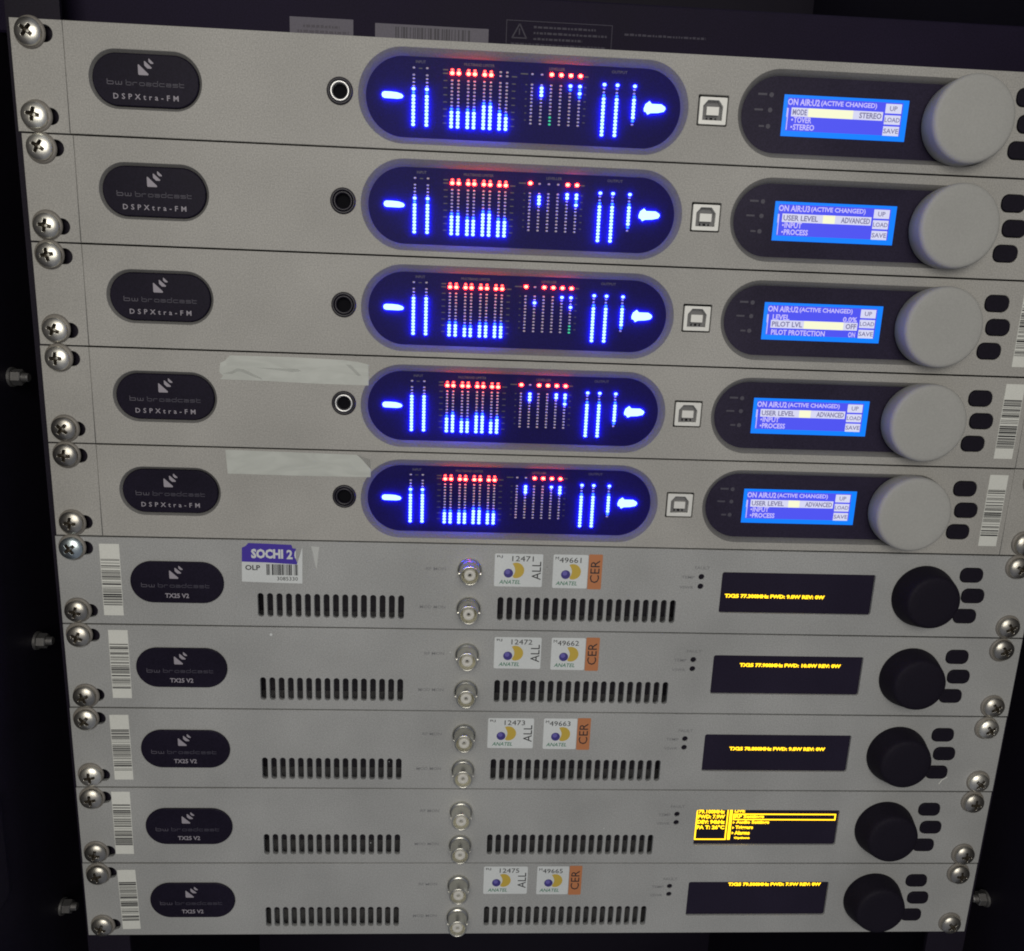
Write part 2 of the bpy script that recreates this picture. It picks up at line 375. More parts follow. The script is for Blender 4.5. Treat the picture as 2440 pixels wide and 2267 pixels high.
def strokes(word, x0, x1, zb, h, t=0.13):
    polys = []; n = len(word); step = (x1 - x0) / n; w = step * 0.72; hh = h / 1.3
    for i, ch in enumerate(word):
        ox = x0 + i * step
        for k, a, b, c in LETTERS[ch]:
            if k == 'v': polys.append(rect(ox + a * w - t, ox + a * w + t, zb + b * hh - t, zb + c * hh + t))
            else: polys.append(rect(ox + b * w - t, ox + c * w + t, zb + a * hh - t, zb + a * hh + t))
    return polys
def logo(dx, dz):
    return [[(x + dx, z + dz) for x, z in p] for p in (
        [(51.0, -15.7), (51.35, -15.65), (55.2, -19.2), (55.1, -19.75), (51.3, -19.75), (51.0, -19.4)],
        [(53.6, -14.3), (54.0, -14.3), (56.7, -16.7), (56.5, -17.1), (54.9, -17.1), (53.7, -16.0)],
        [(55.5, -13.3), (55.75, -13.25), (57.5, -14.9), (57.35, -15.25), (56.3, -15.2), (55.5, -14.4)])]
LED = {}
def led_mesh(kind, material, a=0.62, b=0.44, h=0.40, lift=0.2):
    """a small lamp: an ellipsoid held a little above the board"""
    seg, rings = 14, 7; vs, fs = [(0, (-lift + h) * MM, 0)], []
    for k in range(1, rings):
        t = -math.pi / 2 + math.pi * k / rings
        for i in range(seg):
            an = 2 * math.pi * i / seg; vs.append((a * math.cos(t) * math.cos(an) * MM, (-lift - h * math.sin(t)) * MM, b * math.cos(t) * math.sin(an) * MM))
    vs.append((0, (-lift - h) * MM, 0)); last = len(vs) - 1
    for i in range(seg): j = (i + 1) % seg; fs.append((0, 1 + j, 1 + i)); fs.append((last, last - seg + i, last - seg + j))
    for k in range(rings - 2):
        for i in range(seg):
            j = (i + 1) % seg; fs.append((1 + k * seg + i, 1 + k * seg + j, 1 + (k + 1) * seg + j, 1 + (k + 1) * seg + i))
    LED[kind] = mesh_from('led_' + kind, vs, fs, material, True)
led_mesh('blue', LEDB, 0.84, 0.69, 0.35, 0.85); led_mesh('half', LEDBD, 0.66, 0.5, 0.3, 0.7); led_mesh('red', LEDR, 0.94, 0.76, 0.35, 0.85); led_mesh('redhalf', LEDRD); led_mesh('green', LEDG); led_mesh('off', LEDO, 0.60, 0.42, 0.30, 0.15)

def bars_polys(x0, x1, z0, z1, n, horizontal, rnd):
    """barcode lines between two ends"""
    ws = [rnd.choice((1, 1, 2, 3)) for _ in range(n)]; gs = [rnd.choice((1, 1, 2, 4)) for _ in range(n)]
    tot = sum(ws) + sum(gs); span = (z1 - z0) if horizontal else (x1 - x0); k = span / tot; p = 0; out = []
    for w, g in zip(ws, gs):
        if horizontal: out.append(rect(x0, x1, z0 + p * k, z0 + (p + w) * k))
        else: out.append(rect(x0 + p * k, x0 + (p + w) * k, z0, z1))
        p += w + g
    return out
def rotated(polys, cx, cz, a):
    c, s = math.cos(a), math.sin(a)
    return [[(cx + (x - cx) * c - (z - cz) * s, cz + (x - cx) * s + (z - cz) * c) for x, z in p] for p in polys]
def barcode_label(parent, x, z0, z1, seed, tilt=0.0, w=9.3):
    rnd = random.Random(seed); cx, cz = x + w / 2, (z0 + z1) / 2
    pm = plate('barcode_label', rotated([rect(x, x + w, z0, z1)], cx, cz, tilt)[0], [], -0.14, -0.01, PAPER)
    lab = obj('barcode_label', pm, parent, 'white paper label with a tall ladder of black barcode lines')
    polys = rotated(bars_polys(x + 0.25, x + w - 0.25, z0 + 5.2, z1 - 7.0, 27, True, rnd), cx, cz, tilt)
    dark = [p for p in polys if rnd.random() < 0.55]; mid = [p for p in polys if p not in dark]
    obj('bars', flat('bars', dark, -0.2, INK), lab); obj('bars', flat('bars', mid, -0.2, INKG), lab)

# ------------------------------------------------------------------ audio processors (upper five)
P_HOLES = [cap(53.9, -21.8, 46.6, 23.2), circ(135.0, -22.1, 5.55, 32), cap(214.2, -22.7, 142.8, 38.2, 18), rrect(296.5, -22.4, 13.4, 12.6, 0.5, 3),
           cap(368.9, -22.4, 122.2, 36.0, 18)]
P_BTN = [(437.7, -10.7), (440.0, -21.6), (437.7, -32.7)]
P_HOLES += [rrect(x, z, 11.9, 7.9, 3.3, 6) for x, z in P_BTN]
G = 0.33
P_PANEL = plate('front_panel', rect(21.45, 461.2, -U + G, -G), P_HOLES, 0, 3.0, PANEL, 0.22)
P_EAR_L = plate('rack_ear', rect(0, 21.2, -U + G, -G), [cap(10.2, -5.7, 13.9, 6.8), cap(10.2, -37.7, 13.9, 6.8)], 0.05, 3.0, PANEL, 0.2)
P_EAR_R = plate('rack_ear', rect(461.45, 482.6, -U + G, -G), [cap(473, -6.0, 10.5, 6.8), cap(473, -38.0, 10.5, 6.8)], 0.05, 3.0, PANEL, 0.2)
P_CHASSIS = box('chassis', 21.5, 461, 3.12, 320, -U + 0.9, -1.3, CHASSIS)
P_BADGE = plate('badge', cap(53.9, -21.8, 44.2, 20.8, 16), [], 0.35, 1.6, BADGE, 0.5)
P_BRIM = ring('badge_rim', cap(53.9, -21.8, 46.6, 23.2), 0.05, cap(53.9, -21.8, 44.4, 21.0), 1.3, BEZEL)
P_WIN = plate('led_window', cap(214.2, -22.75, 137.6, 33.2, 18), [], 1.9, 3.0, WINDOW)
P_WRIM = ring('window_rim', cap(214.2, -22.7, 142.9, 38.3, 18), 0.02, cap(214.2, -22.75, 136.8, 32.4, 18), 1.92, BEZEL, 4)
P_LWIN = plate('lcd_window', cap(368.9, -22.4, 118.6, 32.4, 18), [], 2.2, 2.9, WINDOW2)
P_LRIM = ring('window_rim', cap(368.9, -22.4, 122.3, 36.1, 18), 0.02, cap(368.9, -22.4, 117.9, 31.7, 18), 2.22, BEZEL, 4)
P_KNOB = lathe('tuning_knob', [(17.9, 1.4), (18.3, -0.6), (18.45, -7.0), (18.3, -7.8), (17.9, -8.5), (17.3, -8.9), (16.4, -9.1), (12, -9.15), (0.01, -9.15)], KNOB, 96, 409.1, -22.4)
def button_mesh(cx, cz, w, h, r): return plate('button', rrect(cx, cz, w, h, r, 6), [], -0.55, 1.4, RUBBER, 0.4)
P_BUTTONS = [button_mesh(x, z, 11.3, 7.3, 3.0) for x, z in P_BTN]
USB_SHELL = plate('shell', rrect(296.6, -22.5, 12.2, 11.2, 0.5, 3), [[(292.2, -26.3), (300.9, -26.3), (300.9, -20.6), (298.9, -18.2), (294.2, -18.2), (292.2, -20.6)]], 0.1, 2.6, USBW, 0.15)
USB_BACK = box('cavity', 290.8, 302.4, 2.3, 2.9, -27.8, -17.2, USBG)
USB_TONGUE = box('tongue', 293.9, 299.3, 0.5, 2.25, -24.2, -20.8, USBW)
USB_PINS = flat('contacts', [rect(294.3, 295.0, -25.9, -25.0), rect(296.0, 297.2, -25.9, -24.9), rect(298.2, 298.9, -25.9, -25.0)], 2.2, BLACK)
USB_GAP = plate('gap', rrect(296.5, -22.4, 13.5, 12.7, 0.5, 3), [], 2.92, 2.98, BLACK)
JACK_NUT = lathe('nut', [(5.5, 0.3), (5.5, -0.3), (5.2, -0.6), (4.6, -0.7), (4.4, -0.4), (4.35, 1.4)], JBLACK, 40, 135.0, -22.1)
JACK_RING = lathe('ring', [(4.35, 0.4), (4.2, -0.5), (3.9, -0.75), (3.5, -0.75), (3.15, -0.45), (3.0, 0.3), (3.0, 2.0)], SILVER, 40, 135.0, -22.1)
JACK_RINGB = lathe('ring', [(4.35, 0.4), (4.2, -0.3), (3.9, -0.55), (3.5, -0.55), (3.15, -0.2), (3.0, 0.6), (3.0, 2.0)], JBLACK, 40, 135.0, -22.1)
JACK_HOLE = plate('socket', circ(135.0, -22.1, 4.3, 28), [], 2.0, 2.9, BLACK)
P_LOGO = flat('logo', logo(0, 0), 0.3, PRINT)
P_BW = flat('wordmark', strokes('bw', 38.0, 44.9, -23.75, 1.95), 0.3, PRINTM)
P_BC = flat('wordmark', strokes('broadcast', 45.8, 70.6, -23.85, 1.95), 0.3, PRINTD)
P_MODEL = text('DSPXtra-FM', 40.2, 67.2, -29.4, -27.2, 0.3, PRINT, 0.012, 1.75, name='model_name')
P_LEG = join_meshes('legend', [text('INPUT', 167, 171.2, -9.1, -8.0, 1.85, PRINTM), text('MULTIBAND LIMITER', 187.6, 200.6, -9.2, -8.1, 1.85, PRINTM), text('LEVELLER', 224.2, 231, -9.2, -8.1, 1.85, PRINTM), text('OUTPUT', 251.4, 258.2, -9.1, -8.0, 1.85, PRINTM)], PRINTM)
def scale_marks():
    ps = [rect(168.3, 169.8, -11.3, -10.9)]
    for k in range(0, 14): ps += [rect(178.9, 180.6, -15.6 - 1.42 * k, -15.2 - 1.42 * k), rect(208.4, 210.0, -15.6 - 1.42 * k, -15.2 - 1.42 * k)] if k % 2 == 0 else []
    for k in range(0, 12, 2): ps += [rect(214.2, 215.0, -15.6 - 1.42 * k, -15.2 - 1.42 * k), rect(239.8, 240.8, -15.6 - 1.42 * k, -15.2 - 1.42 * k)]
    ps += [rect(178.6, 180.8, -11.4, -10.9), rect(178.6, 180.8, -12.8, -12.3), rect(208.2, 210.5, -12.8, -12.3), rect(212, 215.2, -11.4, -10.9), rect(239.6, 241.4, -11.4, -10.9)]
    return flat('scale_marks', ps, 1.85, PRINTD)
P_SCALE = scale_marks()
P_LCDLEG = flat('legend', [rect(316.6, 320.6, -14.6, -13.7), circ(322.6, -14.3, 1.0, 14), rect(315.6, 319.4, -20.9, -20.1), circ(322.6, -20.5, 1.0, 14), rect(318.2, 320.6, -27.6, -26.8), circ(322.4, -27.2, 1.0, 14)], 2.15, PRINTD)
BARSH = plate('input_arrow', [(152.6, -22.3), (152.9, -21.4), (153.8, -21.0), (156.5, -21.0), (159.2, -21.2), (161.2, -21.8), (161.9, -22.6), (161.3, -23.4), (159.4, -23.7), (153.8, -23.6), (152.9, -23.2)], [], 1.0, 1.6, LEDB, 0.15)
ARRSH = plate('output_arrow', [(266.3, -22.7), (266.9, -20.9), (268.6, -19.6), (269.6, -20.7), (273.9, -20.7), (275.6, -21.7), (275.9, -22.5), (275.2, -23.6), (272.6, -24.2), (269.4, -24.4), (268.1, -25.1), (267.3, -24.0), (266.5, -23.9)], [], 1.0, 1.6, LEDB, 0.15)
MBX = (182.6, 185.4, 189.6, 192.3, 196.5, 199.3, 203.4, 206.2)
GRX = tuple(217.05 + 4.15 * k for k in range(6))
PITCH = 1.425
def add_leds(win, d):
    def led(kind, x, z):
        o = obj('led', LED[kind], win); o.location = (loc(x, 1.89, z))
    for c, x in enumerate((166.2, 171.9)):
        led('off', x, -11.0)
        lit = d['in']
        for k in range(15):
            led('blue' if k in lit else ('half' if k in d.get('in_half', ()) else 'off'), x, -13.8 - PITCH * k)
    for c, x in enumerate(MBX):
        r = d['red'][c]
        led('redhalf' if r else 'off', x, -11.05); led('red' if r else 'off', x, -12.55)
        n = d['mb'][c]
        for k in range(14):
            fb = 13 - k
            led('blue' if fb < n else ('half' if fb == n else 'off'), x, -15.35 - PITCH * k)
    for c, x in enumerate(GRX):
        led('red' if d['gr_red'][c] else 'off', x, -11.15)
        for k in range(12):
            led('blue' if k in d['gr'].get(c, ()) else ('half' if (c, k) in d.get('gr_half', ()) else ('green' if (c, k) in d.get('green', ()) else 'off')), x, -15.3 - PITCH * k)
    for x in (248.4, 254.1):
        for k in range(15):
            led('blue' if k == 0 or k >= 4 else ('half' if k == 3 else 'off'), x, -14.0 - 1.447 * k)
    for k in range(12):
        led('blue' if k == 0 or 4 <= k <= 9 else ('half' if k in (3, 10) else 'off'), 261.7, -14.05 - 1.4 * k)
LX0, LX1, LZ0, LZ1 = 328.4, 384.7, -30.9, -13.9
def lx(u): return LX0 + u * (LX1 - LX0)
def lz(v): return LZ1 + v * (LZ0 - LZ1)
def add_lcd(win, d):
    scr = obj('lcd_screen', plate('lcd_screen', rect(LX0, LX1, LZ0, LZ1), [], 1.9, 2.19, LCDE), win)
    obj('pixel_field', flat('pixel_field', [rect(lx(.03), lx(.955), lz(.87), lz(.07))], 1.85, LCDI), win)
    y1, y2 = 1.8, 1.75
    def t(s, u0, u1, v0, v1, m=LCDT, y=y1, b=0.030): obj('lettering', text(s, lx(u0), lx(u1), lz(v1), lz(v0), y, m, b), win)
    def r(u0, u1, v0, v1, m, y=y1, nm='highlight'): obj(nm, flat(nm, [rect(lx(u0), lx(u1), lz(v1), lz(v0))], y, m), win)
    t('ON AIR:' + d['bank'], .03, .285, .09, .25); t('(ACTIVE CHANGED)', .295, .745, .105, .26)
    r(.028, .042, .32, .54, LCDT, nm='scroll_bar'); r(.034, .042, .54, .85, LCDT, nm='scroll_bar')
    for s, v0, v1 in (('UP', .10, .33), ('LOAD', .375, .60), ('SAVE', .645, .875)):
        r(.815, .945, v0, v1, LCDW, nm='soft_key'); w = .018 * len(s)
        t(s, .88 - w * .85, .88 + w * .85, v0 + .055, v1 - .055, LCDD, y2, 0.02)
    a, b = d['sel']
    for i, (l, rr) in enumerate(d['rows']):
        v0 = (.34, .525, .70)[i] if d['selrow'] == 0 else (.315, .50, .72)[i]; v1 = v0 + .145
        if i == d['selrow']:
            r(.065, .80, v0 - .035, v1 + .035, LCDW)
            r(a, b, v0 - .033, v1 + .033, LCDY, y2 + .02)
            m, y = LCDD, y2 - .03
        else: m, y = LCDT, y1 - .05
        n = len(l); u0 = .075 if d['selrow'] != 0 or i == d['selrow'] else .075
        if l.startswith('*'):
            obj('bullet', flat('bullet', [circ(lx(.078), lz((v0 + v1) / 2), .45, 8)], y1, LCDT), win); l = l[1:]; u0 = .09
        t(l, u0, u0 + .0285 * len(l), v0, v1, m, y)
        if rr: t(rr, .79 - .0300 * len(rr), .79, v0, v1, m, y)
D = [
  dict(bank='U2', rows=(('MODE', 'STEREO'), ('*TOVER', ''), ('*STEREO', '')), selrow=0, sel=(.20, .56), **{'in': {4, *range(6, 15)}, 'in_half': {5}}, red=(1, 1, 1, 1, 1, 1, 0, 0), mb=(5, 5, 5, 5, 7, 7, 5, 4),
       gr_red=(0, 0, 1, 1, 1, 1), gr={1: (1, 2, 3), 4: (0,), 5: (0, 2)}, gr_half={(5, 1), (5, 3), (4, 1)}, green={(2, 9), (2, 10), (2, 11)}),
  dict(bank='U3', rows=(('USER LEVEL', 'ADVANCED'), ('*INPUT', ''), ('*PROCESS', '')), selrow=0, sel=(.40, .50), **{'in': {4, *range(6, 15)}, 'in_half': {5}}, red=(1,) * 8, mb=(6, 6, 5, 5, 7, 7, 5, 5),
       gr_red=(1, 0, 0, 0, 1, 1), gr={1: (1, 2, 3), 4: (0, 1), 5: (0, 1, 3)}, gr_half={(5, 2)}),
  dict(bank='U2', rows=(('LEVEL', '0.0%'), ('PILOT LVL', 'OFF'), ('PILOT PROTECTION', 'ON')), selrow=1, sel=(.345, .68), **{'in': set(range(3, 15))}, red=(1,) * 8, mb=(4, 4, 3, 3, 4, 4, 4, 4),
       gr_red=(1, 0, 1, 1, 1, 1), gr={1: (2,), 4: (0,), 5: (0, 3)}, green={(5, 9), (5, 10), (5, 11)}),
  dict(bank='U2', rows=(('USER LEVEL', 'ADVANCED'), ('*INPUT', ''), ('*PROCESS', '')), selrow=0, sel=(.40, .50), **{'in': {3, *range(4, 15)}}, red=(1,) * 8, mb=(5, 6, 4, 4, 6, 6, 4, 5),
       gr_red=(1, 0, 1, 1, 1, 1), gr={1: (0, 1, 2), 4: (0, 1), 5: (0, 1, 3)}, gr_half={(5, 2)}),
  dict(bank='U2', rows=(('USER LEVEL', 'ADVANCED'), ('*INPUT', ''), ('*PROCESS', '')), selrow=0, sel=(.40, .50), **{'in': {3, *range(5, 15)}, 'in_half': {4}}, red=(1,) * 8, mb=(4, 4, 4, 4, 5, 5, 4, 4),
       gr_red=(0, 0, 1, 1, 1, 1), gr={1: (0, 1, 2), 4: (0,), 5: (0, 1, 2)}),
]
PL = ['topmost grey audio processor, silver jack ring, blue screen with MODE STEREO row',
      'grey audio processor whose blue screen reads U3, second from the top, black jack',
      'grey audio processor whose blue screen highlights PILOT LVL, third from the top',
      'grey audio processor with a creased tape strip and a silver jack ring',
      'grey audio processor with a smooth tape strip and black jack, lowest with blue lights']
DX = (-0.2, 0.9, 1.0, 0.8, 0.8, 0.1, 0.1, -0.2, -0.5, -0.7)
for i in range(5):
    d = D[i]
    r = root('audio_processor', PL[i], 'audio processor', tuple(wp(X0 + DX[i], 0, -U * (i + 1))), 'audio processors in the upper half of the rack')
    obj('front_panel', P_PANEL, r); obj('rack_ear', P_EAR_L, r); obj('rack_ear', P_EAR_R, r); obj('chassis', P_CHASSIS, r)
    b = obj('badge', P_BADGE, r); obj('badge_rim', P_BRIM, r)
    obj('logo', P_LOGO, b); obj('wordmark', P_BW, b); obj('wordmark', P_BC, b); obj('model_name', P_MODEL, b)
    j = obj('headphone_jack', JACK_NUT, r); silver = i in (0, 3)
    obj('ring', JACK_RING if silver else JACK_RINGB, j); obj('socket', JACK_HOLE, j)
    w = obj('led_window', P_WIN, r, 'dark capsule window full of glowing blue and red meter lights'); obj('window_rim', P_WRIM, r)
    obj('legend', P_LEG, w)['kind'] = 'stuff'; obj('scale_marks', P_SCALE, w)['kind'] = 'stuff'
    obj('input_arrow', BARSH, w); obj('output_arrow', ARRSH, w); add_leds(w, d)
    u = obj('usb_port', USB_SHELL, r); obj('cavity', USB_BACK, u); obj('tongue', USB_TONGUE, u); obj('contacts', USB_PINS, u); obj('gap', USB_GAP, u)
    lw = obj('lcd_window', P_LWIN, r, 'dark glossy window with a glowing blue screen'); obj('window_rim', P_LRIM, r); obj('legend', P_LCDLEG, lw)['kind'] = 'stuff'
    add_lcd(lw, d)
    obj('tuning_knob', P_KNOB, r)
    for bm in P_BUTTONS: obj('button', bm, r)
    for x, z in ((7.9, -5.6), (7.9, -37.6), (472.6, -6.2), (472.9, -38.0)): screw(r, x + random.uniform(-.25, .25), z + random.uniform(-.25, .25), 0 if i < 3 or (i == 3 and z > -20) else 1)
    if i in (2, 3, 4): barcode_label(r, (450.0, 449.3, 449.2)[i - 2], -39.6, -3.3, 40 + i)
    if i == 3:
        tp = obj('tape_strip', plate('tape_strip', [(83.7, -1.9), (110, -1.8), (135, -2.3), (141.5, -3.0), (146.3, -4.0), (146.4, -13.6), (120, -13.5), (100, -13.0), (79.0, -12.9), (80.5, -11.2), (78.8, -9.6), (79.4, -5.4), (81.5, -4.4)], [], -0.16, -0.02, TAPE), r, 'creased translucent tape strip')
        obj('crease', flat('crease', [[(80, -10.3), (84.5, -9.0), (87, -7.6), (90, -8.0), (97.5, -11.6), (98, -12.4), (94, -11.2), (89, -9.2), (87, -9.0), (84.5, -10.4)], [(94, -7.0), (114, -7.1), (116, -8.0), (112, -8.6), (104, -7.8)], [(136, -4.2), (138.5, -4.6), (143, -9.2), (141.5, -9.4)]], -0.2, TAPEC), tp)
    if i == 4:
        obj('tape_strip', plate('tape_strip', [(80.2, -1.0), (140.9, -1.8), (143.2, -3.8), (147.4, -8.6), (147.4, -12.4), (110, -12.6), (80.9, -12.4)], [], -0.16, -0.02, TAPE), r, 'smooth translucent tape strip')
        obj('tape_strip', plate('tape_strip', [(141.1, -1.85), (147.3, -3.9), (147.4, -8.4), (143.4, -3.9)], [], -0.12, -0.02, TAPEC), r)

# ------------------------------------------------------------------ transmitters (lower five)
T_BTN = [(449.4, -10.8), (451.9, -21.8), (449.5, -32.8)]
T_HOLES = [cap(95.0 + 68.1 * k / 15, -33.2, 2.85, 12.3, 5) for k in range(16)] + [cap(212.0 + 86.3 * k / 19, -33.1, 2.85, 12.3, 5) for k in range(20)]
T_HOLES += [rrect(361.0, -22.45, 78.2, 21.4, 1.1, 4), circ(311.4, -14.4, 1.45, 18), circ(311.4, -19.4, 1.45, 18)]
T_HOLES += [rrect(x, z, 12.1, 7.9, 3.3, 6) for x, z in T_BTN]
T_HOLES += [cap(10.2, -5.9, 13.9, 6.8), cap(10.2, -37.6, 13.9, 6.8), cap(473, -6.2, 10.5, 6.8), cap(473, -38.0, 10.5, 6.8)]
T_PANEL = plate('front_panel', rect(0, 482.6, -U + G, -G), T_HOLES, 0, 2.6, PANEL_TX, 0.2)
T_CHASSIS = box('chassis', 21.5, 461, 16, 320, -U + 0.9, -1.3, CHASSIS)
T_TRAY = box('tray', 21.5, 461, 2.8, 15.9, -U + 1.0, -U + 2.2, mat('tray_steel', (0.30, 0.30, 0.31), 0.5, metal=0.3))
T_BADGE = plate('badge', cap(55.8, -22.05, 44.2, 21.0, 16), [], -0.9, -0.01, BADGE, 0.35)
T_LOGO = flat('logo', logo(1.35, -0.4), -0.95, PRINT)
T_BW = flat('wordmark', strokes('bw', 39.0, 46.0, -24.5, 1.95), -0.95, PRINTM)
T_BC = flat('wordmark', strokes('broadcast', 46.9, 72.0, -24.5, 1.95), -0.95, PRINTD)
T_MODEL = text('TX25 V2', 49.9, 61.2, -29.9, -27.6, -0.95, PRINT, 0.02, name='model_name')
T_GLASS = plate('display_glass', rect(321.5, 400.5, -33.6, -11.3), [], 1.3, 2.5, OLEDG)
T_KNOB = lathe('tuning_knob', [(16.0, -0.02), (16.05, -0.8), (15.8, -2.2), (15.2, -4.2), (14.5, -6.5), (13.9, -8.6), (13.4, -9.7), (12.7, -10.3), (11.5, -10.6), (8, -10.7), (0.01, -10.7)], RUBBER, 72, 425.6, -22.2)
T_BUTTONS = [button_mesh(x, z, 11.7, 7.5, 3.1) for x, z in T_BTN]
T_FLED = [plate('fault_light', circ(311.4, z, 1.5, 16), [], 0.7, 1.6, RUBBER) for z in (-14.4, -19.4)]
BNC = [lathe('bnc_socket', [(6.1, -0.01), (6.1, -0.8), (5.7, -1.5), (5.2, -1.75), (4.95, -2.0), (4.85, -3.0), (4.85, -8.9), (4.7, -9.2), (4.3, -9.3), (4.1, -9.1), (4.05, -3.2), (0.01, -3.2)], NICKEL, 48, 196.25, z) for z in (-13.1, -33.1)]
BNC_D = [lathe('insulator', [(2.75, -3.2), (2.75, -8.3), (2.45, -8.6), (0.95, -8.6), (0.8, -8.2), (0.8, -5.0)], PTFE, 32, 196.25, z) for z in (-13.1, -33.1)]
BNC_P = [plate('contact', circ(196.25, z, 0.82, 16), [], -6.2, -5.0, BLACK) for z in (-13.1, -33.1)]
def lug_mesh(z):
    me = []
    for s in (-1, 1):
        n = 12; vs, fs = [], []
        for x in (4.6, 5.45):
            for k in range(n):
                a = 2 * math.pi * k / n; vs.append(loc(196.25 + s * x, -5.6 + 0.7 * math.cos(a), z + 0.7 * math.sin(a)))
        for k in range(n): fs.append((k, (k + 1) % n, n + (k + 1) % n, n + k))
        fs.append(list(range(n, 2 * n))); me.append(mesh_from('lug', vs, fs, NICKEL, False))
    return join_meshes('bayonet_lugs', me, NICKEL)
BNC_L = [lug_mesh(z) for z in (-13.1, -33.1)]
T_LEG = join_meshes('legend', [text('RF MON', 175, 184.8, -13.6, -12.0, -0.08, PRINTG, 0.01), text('MOD MON', 172.2, 184.9, -33.4, -31.8, -0.08, PRINTG, 0.01),
    text('FAULT', 307.6, 315.2, -10.5, -8.9, -0.08, PRINTG, 0.01), text('TEMP', 301.4, 308.0, -15.4, -13.9, -0.08, PRINTG, 0.01), text('VSWR', 300.7, 307.8, -20.7, -19.2, -0.08, PRINTG, 0.01)], PRINTG)
def crescent(cx, cz, r, n=18):
    pts = [(cx + r * math.cos(a), cz + r * math.sin(a)) for a in [math.radians(118 - 236 * k / n) for k in range(n + 1)]]
    x0, z0 = pts[-1]; x1, z1 = pts[0]
    for k in range(1, n):
        t = k / n; b = math.sin(t * math.pi) * r * 0.35
        pts.append((x0 + (x1 - x0) * t + b, z0 + (z1 - z0) * t))
    return pts
def strip_polys(pts):
    """a crescent as a fan of quads (it is not convex)"""
    n = (len(pts) + 1) // 2; outer = pts[:n]; inner = [pts[0]] + pts[n:][::-1] + [pts[n - 1]]
    return [[outer[k], outer[k + 1], inner[min(k + 1, len(inner) - 1)], inner[min(k, len(inner) - 1)]] for k in range(n - 1)]
def regulator_stickers(parent, dx, dz, n1, n2):
    a = obj('white_sticker', plate('white_sticker', rrect(220.2 + dx, -12.8 + dz, 23.6, 16.9, 0.7, 3), [], -0.12, -0.01, STICK), parent, 'white sticker numbered %s with ALL written upwards' % n1)
    X, Z = 208.4 + dx, -4.35 + dz
    obj('lettering', join_meshes('lettering', [text(n1, X + 8.5, X + 19.0, Z - 3.8, Z - 1.1, -.18, INK), text('ALL', X + 18.4, X + 22.8, Z - 13.2, Z - 3.8, -.18, INK, rot=True), text('RJ', X + 1.1, X + 3.8, Z - 2.3, Z - .9, -.18, INK)], INK), a)
    obj('ball', flat('ball', [circ(X + 6.9, Z - 10.0, 2.3, 24)], -.18, BALL), a); obj('ball_shine', flat('ball_shine', [circ(X + 6.5, Z - 9.3, 1.2, 18)], -.21, BALLH), a)
    obj('crescent', flat('crescent', strip_polys(crescent(X + 10.6, Z - 8.5, 4.0)), -.18, YELL), a)
    obj('lettering', text('ANATEL', X + 2.4, X + 12.8, Z - 15.5, Z - 13.5, -.18, GREEN, 0.01, shear=.25), a)
    b = obj('white_sticker', plate('white_sticker', rrect(245.7 + dx, -12.9 + dz, 17.2, 17.3, 0.7, 3), [], -0.12, -0.01, STICK), parent, 'white sticker numbered M%s' % n2)
    X, Z = 237.1 + dx, -4.3 + dz
    obj('lettering', join_meshes('lettering', [text(n2, X + 3.0, X + 13.8, Z - 4.1, Z - 1.4, -.18, INK), text('M', X + 1.0, X + 2.7, Z - 2.6, Z - 1.1, -.18, INK)], INK), b)
    obj('ball', flat('ball', [circ(X + 6.4, Z - 10.2, 2.3, 24)], -.18, BALL), b); obj('ball_shine', flat('ball_shine', [circ(X + 6.0, Z - 9.5, 1.2, 18)], -.21, BALLH), b)
    obj('crescent', flat('crescent', strip_polys(crescent(X + 9.9, Z - 8.7, 4.0)), -.18, YELL), b)
    obj('lettering', text('ANATEL', X + 1.7, X + 12.2, Z - 15.7, Z - 13.7, -.18, GREEN, 0.01, shear=.25), b)
    c = obj('orange_sticker', plate('orange_sticker', rrect(258.0 + dx, -12.9 + dz, 6.8, 18.0, 0.5, 3), [], -0.12, -0.01, ORANGE), parent, 'orange sticker with CER written upwards')
    obj('lettering', text('CER', 255.6 + dx, 260.2 + dx, -18.6 + dz, -6.9 + dz, -.18, INK, rot=True), c)
TL = ['grey transmitter with a torn purple and white event sticker above its left vents',
      'grey transmitter with white stickers numbered 12472 and 49662, seventh unit from the top',
      'grey transmitter with white stickers numbered 12473 and 49663, third from the bottom',
      'grey transmitter showing a bright yellow menu screen, without white stickers',
      'bottom grey transmitter with white stickers numbered 12475 and 49665']
OL = [('TX25 77.300MHz FWD: 9.0W REV: 0W', 324.6, 375.8, -24.5), ('TX25 77.900MHz FWD: 10.0W REV: 0W', 336.2, 389.2, -17.4), ('TX25 78.800MHz FWD: 9.8W REV: 0W', 336.0, 387.4, -20.5), None, ('TX25 79.500MHz FWD: 7.9W REV: 0W', 344.3, 396.2, -14.1)]
STK = [(0, 0, '12471', '49661'), (1.4, .8, '12472', '49662'), (0, .8, '12473', '49663'), None, (1.3, 2.4, '12475', '49665')]
BCL = [(20.1, -39.7, -3.6, 0), (21.3, -39.0, -2.9, 0), (19.3, -39.9, -3.8, 0.01), (17.4, -38.8, -2.5, 0), (17.9, -40.2, -4.0, 0.02)]
YT, TH = 1.1, 0.19
def oled_frame(x0, x1, z0, z1, t, top_open=False):
    ps = [rect(x0, x0 + t, z0, z1), rect(x1 - t, x1, z0, z1), rect(x0 + t, x1 - t, z0, z0 + t)]
    if not top_open: ps.append(rect(x0 + t, x1 - t, z1 - t, z1))
    return flat('menu_frame', ps, YT, OLED)
